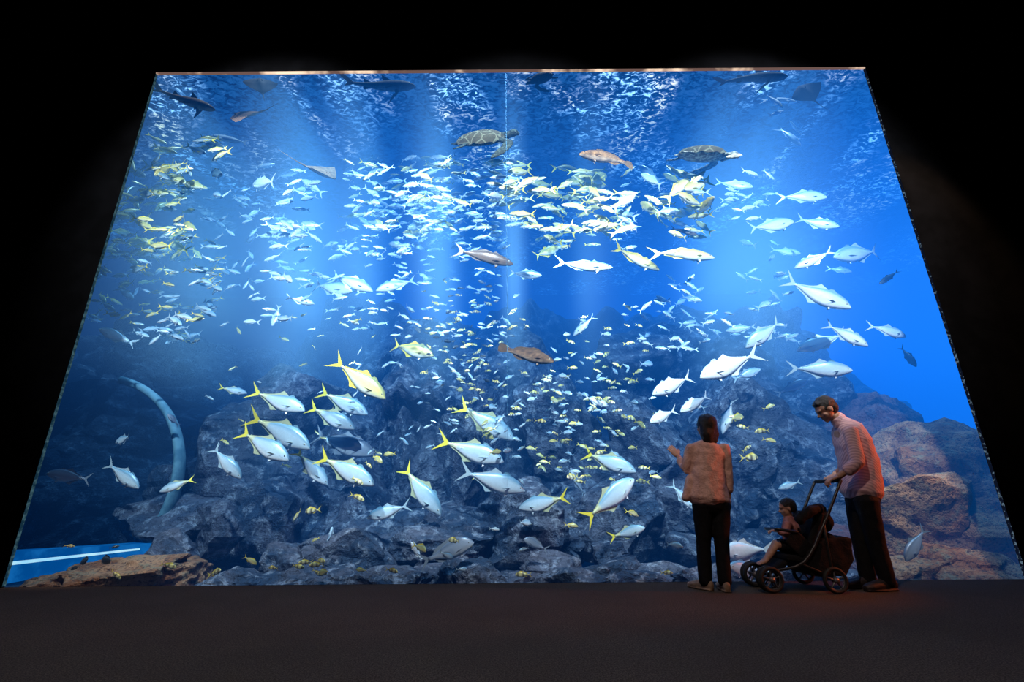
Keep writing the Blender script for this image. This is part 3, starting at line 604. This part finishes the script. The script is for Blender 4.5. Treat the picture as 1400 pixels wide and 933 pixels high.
big=[
(135,450,187,471,6.6,'silver'),(158,606,182,596,6.6,'silver'),(229,566,245,583,7,'grey'),(62,648,130,656,6.4,'grey'),(190,668,145,632,6.3,'silver'),(218,673,265,654,6.4,'ytail'),
(330,655,287,610,6.2,'silver'),(417,562,344,536,6.5,'ytail'),(424,614,345,568,6.4,'ytail'),(395,630,326,588,6.2,'ytail'),(485,587,420,555,6.8,'ytail'),(503,567,434,534,7.0,'ytail'),
(527,546,455,492,6.3,'goldb'),(448,664,402,615,6.6,'ytail'),(513,622,423,592,7.1,'grey'),(512,664,433,622,6.2,'ytail'),(603,705,547,636,6.6,'ytail'),(501,709,563,690,6.5,'silver'),
(689,632,598,602,6.5,'ytail'),(703,602,624,552,6.9,'ytail'),(718,672,626,643,6.3,'silver'),(709,696,781,679,6.2,'ytail'),(870,646,795,618,6.6,'ytail'),(867,655,797,714,6.2,'ytail'),
(593,487,532,469,6.9,'goldb'),(338,538,297,530,6.8,'ytail'),(1095,347,1052,341,7.2,'silver'),(1086,303,1019,316,6.4,'silver'),(1148,310,1087,301,6.5,'silver'),(1131,270,1063,267,6.4,'silver'),
(1086,367,1140,344,6.3,'silver'),(1139,352,1210,341,6.6,'silver'),(1164,422,1068,384,6.2,'silver'),(1202,389,1230,369,6.7,'dark'),(1019,476,1072,436,6.4,'silver'),(992,453,1036,446,7.2,'silver'),
(1089,480,1160,455,6.8,'silver'),(1187,474,1126,442,6.3,'silver'),(1239,461,1188,443,6.6,'silver'),(1166,507,1076,503,6.3,'silver'),(957,517,1036,484,6.2,'white'),(892,540,947,514,6.4,'white'),
(930,564,972,539,6.5,'white'),(988,594,1002,543,6.6,'silver'),(889,578,922,561,6.3,'white'),(1253,502,1230,473,7.2,'dark'),(1238,768,1266,720,5.6,'grey'),(1064,669,1096,658,6.6,'silver'),
(983,757,1052,749,5.9,'white'),(995,775,1052,786,5.7,'silver'),(955,700,915,660,6.7,'silver'),(1030,256,976,249,6.8,'white'),(430,416,390,406,6.9,'white'),(482,399,424,387,7.0,'silver'),(510,399,450,372,6.9,'silver'),
(514,398,570,380,7.0,'silver'),(372,446,384,418,7,'white'),(832,556,798,542,6.8,'white'),(784,460,812,430,6.8,'silver'),(741,377,695,374,7.0,'silver'),(882,722,833,735,6.2,'ytail'),
(765,338,728,353,7,'goldb'),(940,545,965,560,7.2,'silver'),(1165,372,1130,366,7.6,'silver'),(960,412,930,404,7.4,'silver'),(1105,520,1060,540,7.6,'grey'),(780,640,800,680,7.3,'grey'),(1040,505,1000,520,7.2,'silver')]
for a in big: fish(T,'trev',a[5],a[0],a[1],a[2],a[3],a[4],sz=.95)
fish('sea_bream','bream','grey',648,742,572,770,5.75)
fish('sea_bream','bream','grey',716,738,748,752,6.0)
fish('sea_bream','bream','white',455,722,448,745,6.0)
fish('sea_bream','bream','white',562,742,576,768,5.8)
fish('amberjack','slim','brown',702,362,618,338,6.3,sz=1.15)
fish('amberjack','slim','silver',838,366,756,362,6.4,sz=1.15)
fish('amberjack','slim','gold',902,370,834,338,6.5,sz=1.15)
fish('amberjack','slim','gold',977,353,888,341,6.4,sz=1.15)
fish('amberjack','slim','brown',955,322,915,311,6.9)
fish('amberjack','slim','white',1090,140,1040,133,6.3); fish('amberjack','slim','white',1070,148,1044,128,6.2); fish('amberjack','slim','white',1072,152,1050,158,6.2); fish('amberjack','slim','silver',1095,200,1064,170,6.8); fish('amberjack','slim','silver',1080,165,1096,188,6.7)
fish('amberjack','slim','white',288,186,342,196,6.6)
fish('grouper','grouper','brown',757,495,682,477,6.3)
fish('grouper','grouper','orange',792,211,870,221,6.2)
fish('shark','shark','dark',568,118,462,118,6.0,dy=.1,sz=1.25)
fish('shark','shark','dark',1077,105,975,108,5.9,dy=-.1,sz=1.25)
fish('shark','shark','brown',294,150,208,124,5.9,dy=.0,sz=1.1)
TPL={}
def tpl(kind,pal,b_):
    key=(kind,pal,b_)
    if key not in TPL:
        g=fish_geo(kind,pal,10,b_,eye=False,hi=False)
        if kind=='slim': g[0][:,2]*=1.25
        TPL[key]=g
    return TPL[key]
def school(name,specs):
    VV=[];FF=[];CC=[];o=0
    for (cnt,x0,y0,x1,y1,Y0,Y1,l0,l1,pals,pleft,tilt,kind,blob) in specs:
        for i in range(cnt):
            if blob: px=(x0+x1)/2+max(-1,min(1,rf.gauss(0,.48)))*(x1-x0)/2; py=(y0+y1)/2+max(-1,min(1,rf.gauss(0,.48)))*(y1-y0)/2
            else: px=rf.uniform(x0,x1); py=rf.uniform(y0,y1)
            Y=rf.uniform(Y0,Y1); L=rf.uniform(l0,l1); a=rf.gauss(tilt,.30); s=-1 if rf.random()<pleft else 1
            dx=L/2*math.cos(a)*s; dyy=L/2*math.sin(a)
            dy=rf.gauss(0,.6)*L/200
            h=P(px+dx,py+dyy,Y+dy); t=P(px-dx,py-dyy,Y-dy)
            LL,R=orient(h,t,rf.uniform(-.3,.3)); g=tpl(kind,rf.choice(pals),rf.choice((-.3,0,.3)))
            M=np.array((R.to_3x3()*LL)); c=np.array((h+t)/2)
            VV.append(g[0]@M.T+c); FF+= [tuple(q+o for q in ff) for ff in g[1]]; CC.append(g[2]); o+=len(g[0])
    VV=np.vstack(VV);CC=np.vstack(CC); return mesh_obj(name,VV.tolist(),FF,m_fish,cols=CC)
school('silver_fish_school',[
 (180,470,212,705,315,6.1,7.5,17,29,['silver','white','silver','goldb'],.75,.12,'slim',False),
 (100,470,260,690,350,6.2,7.8,14,24,['silver','white'],.7,.1,'slim',False),
 (38,360,225,430,330,6.1,7.2,22,34,['white','silver'],.6,.1,'slim',False),
 (40,340,330,480,450,6.3,7.6,16,26,['silver','white'],.5,.1,'slim',False),
 (120,480,320,700,460,6.3,8.0,9,18,['silver','white','silver'],.5,.2,'slim',False),
 (40,280,250,360,400,6.3,7.6,12,22,['silver'],.5,.5,'slim',False),
 (16,980,235,1060,300,6.2,7.2,16,28,['white','silver'],.6,.2,'slim',False),
 (28,990,330,1090,470,6.5,7.8,14,26,['silver'],.6,-.3,'slim',False),
 (40,880,370,980,480,6.5,7.8,14,26,['silver'],.6,-.5,'slim',False)])
school('yellow_fish_school',[
 (58,700,225,860,320,6.0,7.1,24,40,['gold','gold','goldb'],.8,-.05,'slim',False),
 (40,850,235,965,325,6.0,7.1,24,40,['gold','gold','goldb','silver'],.75,-.35,'slim',False),
 (44,700,250,880,345,6.2,7.6,14,26,['goldb','silver'],.7,.1,'slim',False),
 (24,560,215,700,330,6.1,7.2,22,34,['gold','silver'],.8,.1,'slim',False)])
school('fusilier_school',[
 (85,150,225,260,350,5.9,6.9,20,32,['goldb','goldb','darky'],.35,.2,'slim',False),
 (95,125,330,300,440,6.1,7.5,16,28,['darky','darky','silver','goldb'],.35,.25,'slim',False),
 (18,180,190,310,260,5.9,6.9,24,36,['goldb','gold','darky'],.6,.2,'slim',False),
 (26,150,420,290,470,6.3,7.6,16,30,['darky','silver'],.35,.2,'slim',False)])
school('damselfish_school',[
 (150,560,380,720,560,6.4,7.6,6,13,['goldb','silver','stripe','dark'],.5,.2,'bream',True),
 (140,690,420,900,640,6.4,7.6,8,16,['goldb','silver','stripe','silver'],.5,.2,'bream',True),
 (60,480,480,720,620,6.4,7.4,8,16,['silver','silver'],.5,.6,'slim',False),
 (60,640,540,900,660,6.2,7.2,8,18,['silver','goldb','stripe'],.5,.2,'bream',False),
 (36,280,420,520,640,6.4,7.4,8,16,['silver','goldb'],.5,.5,'slim',False)])
school('striped_fish_school',[
 (12,200,755,560,790,5.5,5.65,14,22,['stripe','goldb'],.5,.1,'bream',False),
 (12,560,700,930,795,5.5,5.65,14,24,['stripe','goldb','silver'],.5,.1,'bream',False),
 (6,30,740,200,790,5.5,5.65,12,20,['dark','stripe'],.5,.1,'bream',False),
 (8,400,600,560,760,5.8,6.3,12,22,['stripe','goldb'],.5,.6,'bream',False),
 (8,1000,520,1060,640,6.2,6.6,14,22,['goldb','stripe'],.5,.1,'bream',False)])
# --- rays
def stingray(px,py,Y,width,fwd,up,flap,pal=((.10,.075,.06),(.55,.52,.5)),taillen=1.0):
    c=P(px,py,Y); fwd=V(fwd).normalized(); up=V(up); up=(up-fwd*up.dot(fwd)).normalized(); sd=fwd.cross(up)
    nu,nv=24,28; vs=[];fs=[];cs=[]
    for side in (1,-1):
        for i in range(nu+1):
            s=i/nu
            hw=.5*min(1,(s/.42)**.75) if s<.42 else .5*max(0,(1-((s-.42)/.58)**1.5))
            hw=max(hw,.015)
            for j in range(nv+1):
                t=-1+2*j/nv; xx=t*hw; th=.075*math.sin(math.pi*min(max(s,.02),.98))**.6*(1-abs(t))**.9
                th+=.035*math.exp(-(xx/.09)**2-((s-.35)/.28)**2)
                zz=side*th*(1 if side>0 else .6)+flap*(abs(xx)/.5)**1.8+.02*math.sin(s*9)*abs(t)
                vs.append(c+(fwd*(.40-s*.8)+sd*xx+up*zz)*width)
                cs.append((*(pal[0] if side>0 else pal[1]),1))
    N=(nu+1)*(nv+1)
    for k_ in (0,1):
        for i in range(nu):
            for j in range(nv):
                a=k_*N+i*(nv+1)+j; q=(a,a+1,a+nv+2,a+nv+1); fs.append(q if k_ else q[::-1])
    tl=loft([c+fwd*(-.36*width),c+fwd*(-.6*width)+up*.01,c+fwd*(-(.4+.5*taillen)*width)+up*.04*width,c+fwd*(-(.4+taillen)*width)+up*.1*width],[.025*width,.014*width,.008*width,.003*width],n=8)
    for q in (tl,)+tuple(ell(c+(fwd*.2+sd*(s_*.06)+up*.085)*width,fwd,sd,up,.03*width,.02*width,.02*width,8,6) for s_ in(1,-1)):
        o=len(vs); vs+=list(q[0]); fs+=[tuple(a+o for a in f_) for f_ in q[1]]; cs+=[(*pal[0],1)]*len(q[0])
    return mesh_obj('stingray',vs,fs,m_dull,cols=cs)
stingray(335,158,6.0,.62,(-.75,.1,-.1),(.1,-.75,.6),-.06,((.20,.10,.06),(.22,.14,.10)),.55)
stingray(357,118,6.0,.52,(-.3,.1,.8),(.3,-.9,.2),.10,((.012,.02,.03),(.02,.03,.04)),.5)
stingray(438,236,6.3,.66,(.8,.1,-.35),(.1,-.6,.7),.16,((.28,.21,.15),(.50,.44,.40)),.75)
stingray(1103,128,6.1,.52,(-.3,.1,.7),(-.3,-.95,.1),.10,((.010,.025,.06),(.02,.03,.07)),.6)
# --- turtles
k=NT('turtle_shell'); b=k.n('ShaderNodeBsdfPrincipled'); k.l(b.outputs[0],k.out.inputs[0]); vo=k.n('ShaderNodeTexVoronoi'); vo.feature='DISTANCE_TO_EDGE'; k.l(k.obj(),vo.inputs[0]); vo.inputs['Scale'].default_value=6
k.l(k.mix(k.mr(vo.outputs[0],.02,.07,0,1),(.12,.12,.08),k.mix(k.noise(k.obj(),18,3),(.025,.03,.02),(.07,.055,.03))),b.inputs['Base Color']); b.inputs['Roughness'].default_value=.8; b.inputs['Specular IOR Level'].default_value=.1; m_shell=k.mat
def mturt(n,c): return pmat(n,c,tuple(q*.35 for q in c),22,.7,.2,lo=.42,hi=.55,spec=.1)
def turtle(px,py,Y,L,fwd,up,skin,belly):
    c=P(px,py,Y); f_=V(fwd).normalized(); u=V(up); u=(u-f_*u.dot(f_)).normalized(); s=u.cross(f_)
    M=Matrix((f_,s,u)).transposed().to_4x4(); e=empty('sea_turtle',c); obs=[]
    vs=[];fs=[];nr,ns=14,32
    for i in range(nr+1):
        r=i/nr
        for j in range(ns):
            a=2*math.pi*j/ns; ex=.36*math.cos(a)*(1.0 if math.cos(a)>0 else 1.18); ey=.30*math.sin(a)*(1-.22*max(0,-math.cos(a)))
            vs.append(V((ex*r,ey*r,.15*math.sqrt(max(0,1-r*r))+ (.012*math.sin(a*12)*r**6))))
    fs=[(i*ns+j,i*ns+(j+1)%ns,(i+1)*ns+(j+1)%ns,(i+1)*ns+j) for i in range(nr) for j in range(ns)]
    o=mesh_obj('carapace',vs,fs,m_shell); obs.append(o)
    vs=[V((q.x*.97,q.y*.96,-q.z*.5+.005)) for q in vs]; o=mesh_obj('plastron',vs,[q[::-1] for q in fs],belly); obs.append(o)
    parts=[loft([V((.30,0,.01)),V((.40,0,.03)),V((.44,0,.04))],[.07,.055,.05],n=12),ell(V((.49,0,.05)),X,Yv,Z,.085,.055,.055),ell(V((.56,0,.035)),X,Yv,Z,.03,.03,.03)]
    for sg in (1,-1):
        parts.append(loft(smoothpts([V((.24,sg*.18,0)),V((.34,sg*.32,-.02)),V((.28,sg*.46,-.07)),V((.12,sg*.60,-.13)),V((.02,sg*.66,-.16))]),[.06]*4+[.075]*4+[.07]*4+[.05]*2+[.035,.02,.012],[.03]*4+[.02]*4+[.013]*9,side=X,n=12))
        parts.append(loft([V((-.28,sg*.16,0)),V((-.38,sg*.24,-.02)),V((-.48,sg*.28,-.03))],[.05,.06,.03],[.02,.014,.008],side=Yv,n=12))
    parts.append(loft([V((-.38,0,0)),V((-.47,0,-.01))],[.03,.008],n=8))
    v,ff=join(parts); o=mesh_obj('head_and_flippers',v,ff,skin); recalc(o); obs.append(o)
    v,ff=join([ell(V((.51,sg*.05,.07)),X,Yv,Z,.012,.008,.012,8,6) for sg in(1,-1)]); obs.append(mesh_obj('eyes',v,ff,pmat('turtle_eye',(.01,.01,.01))))
    for o in obs: o.parent=e
    e.matrix_world=Matrix.Translation(c)@M@Matrix.Scale(L,4)
turtle(660,192,5.95,1.0,(.93,.05,.18),(-.2,-.75,.62),mturt('turtle_skin_dark',(.04,.055,.045)),mturt('turtle_belly_dark',(.12,.11,.07)))
turtle(962,214,6.05,1.0,(.97,.1,.0),(.0,-.45,.88),mturt('turtle_skin_pale',(.34,.33,.26)),mturt('turtle_belly_pale',(.50,.46,.34)))
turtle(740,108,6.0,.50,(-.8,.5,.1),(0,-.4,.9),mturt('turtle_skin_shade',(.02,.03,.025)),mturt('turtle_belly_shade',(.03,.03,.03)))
# ---------------------------------------------------------------- lights
def spot(name,loc,target,power,col,ang,blend=.6,r=.1):
    l=bpy.data.lights.new(name,'SPOT'); l.energy=power; l.color=col; l.spot_size=math.radians(ang); l.spot_blend=blend; l.shadow_soft_size=r
    o=bpy.data.objects.new(name,l); COL.objects.link(o); o.location=loc; o.rotation_euler=(V(target)-V(loc)).to_track_quat('-Z','Y').to_euler(); return o
sl=bpy.data.lights.new('tank_overhead_light','SUN'); sl.energy=18; sl.angle=math.radians(4); sl.color=(.85,.94,1); so=bpy.data.objects.new('tank_overhead_light',sl); COL.objects.link(so); so.rotation_euler=(math.radians(2),math.radians(5),0); so.location=(0,9,12)
for xx in (-3.3,0.1,3.3):
    spot('fish_fill_spot',(xx,1.6,7.2),(xx,6.9,3.75),5800,(.92,.96,1),62,.5)  # added fill spots, shining through the glass to brighten fish flanks
bl=P(1310,660,6.3)
spot('tank_spot_lamp',(bl.x-1.0,3.9,6.6),(bl.x+.25,6.6,1.1),2600,(1,.60,.32),32,.6)
spot('tank_spot_lamp',(-3.2,3.9,6.6),(P(160,790,6.1)),900,(1,.62,.38),18,.6)
spot('room_red_lamp',(6.9,4.0,2.2),(P(1195,630,4.6)),520,(1,.17,.05),34)
spot('room_warm_lamp',(1.5,-1.5,6.5),(2.3,4.6,1.3),120,(1,.56,.46),26)
spot('room_warm_lamp',(-.5,0,7.6),(-.5,3.6,0),640,(1,.80,.68),120,1)
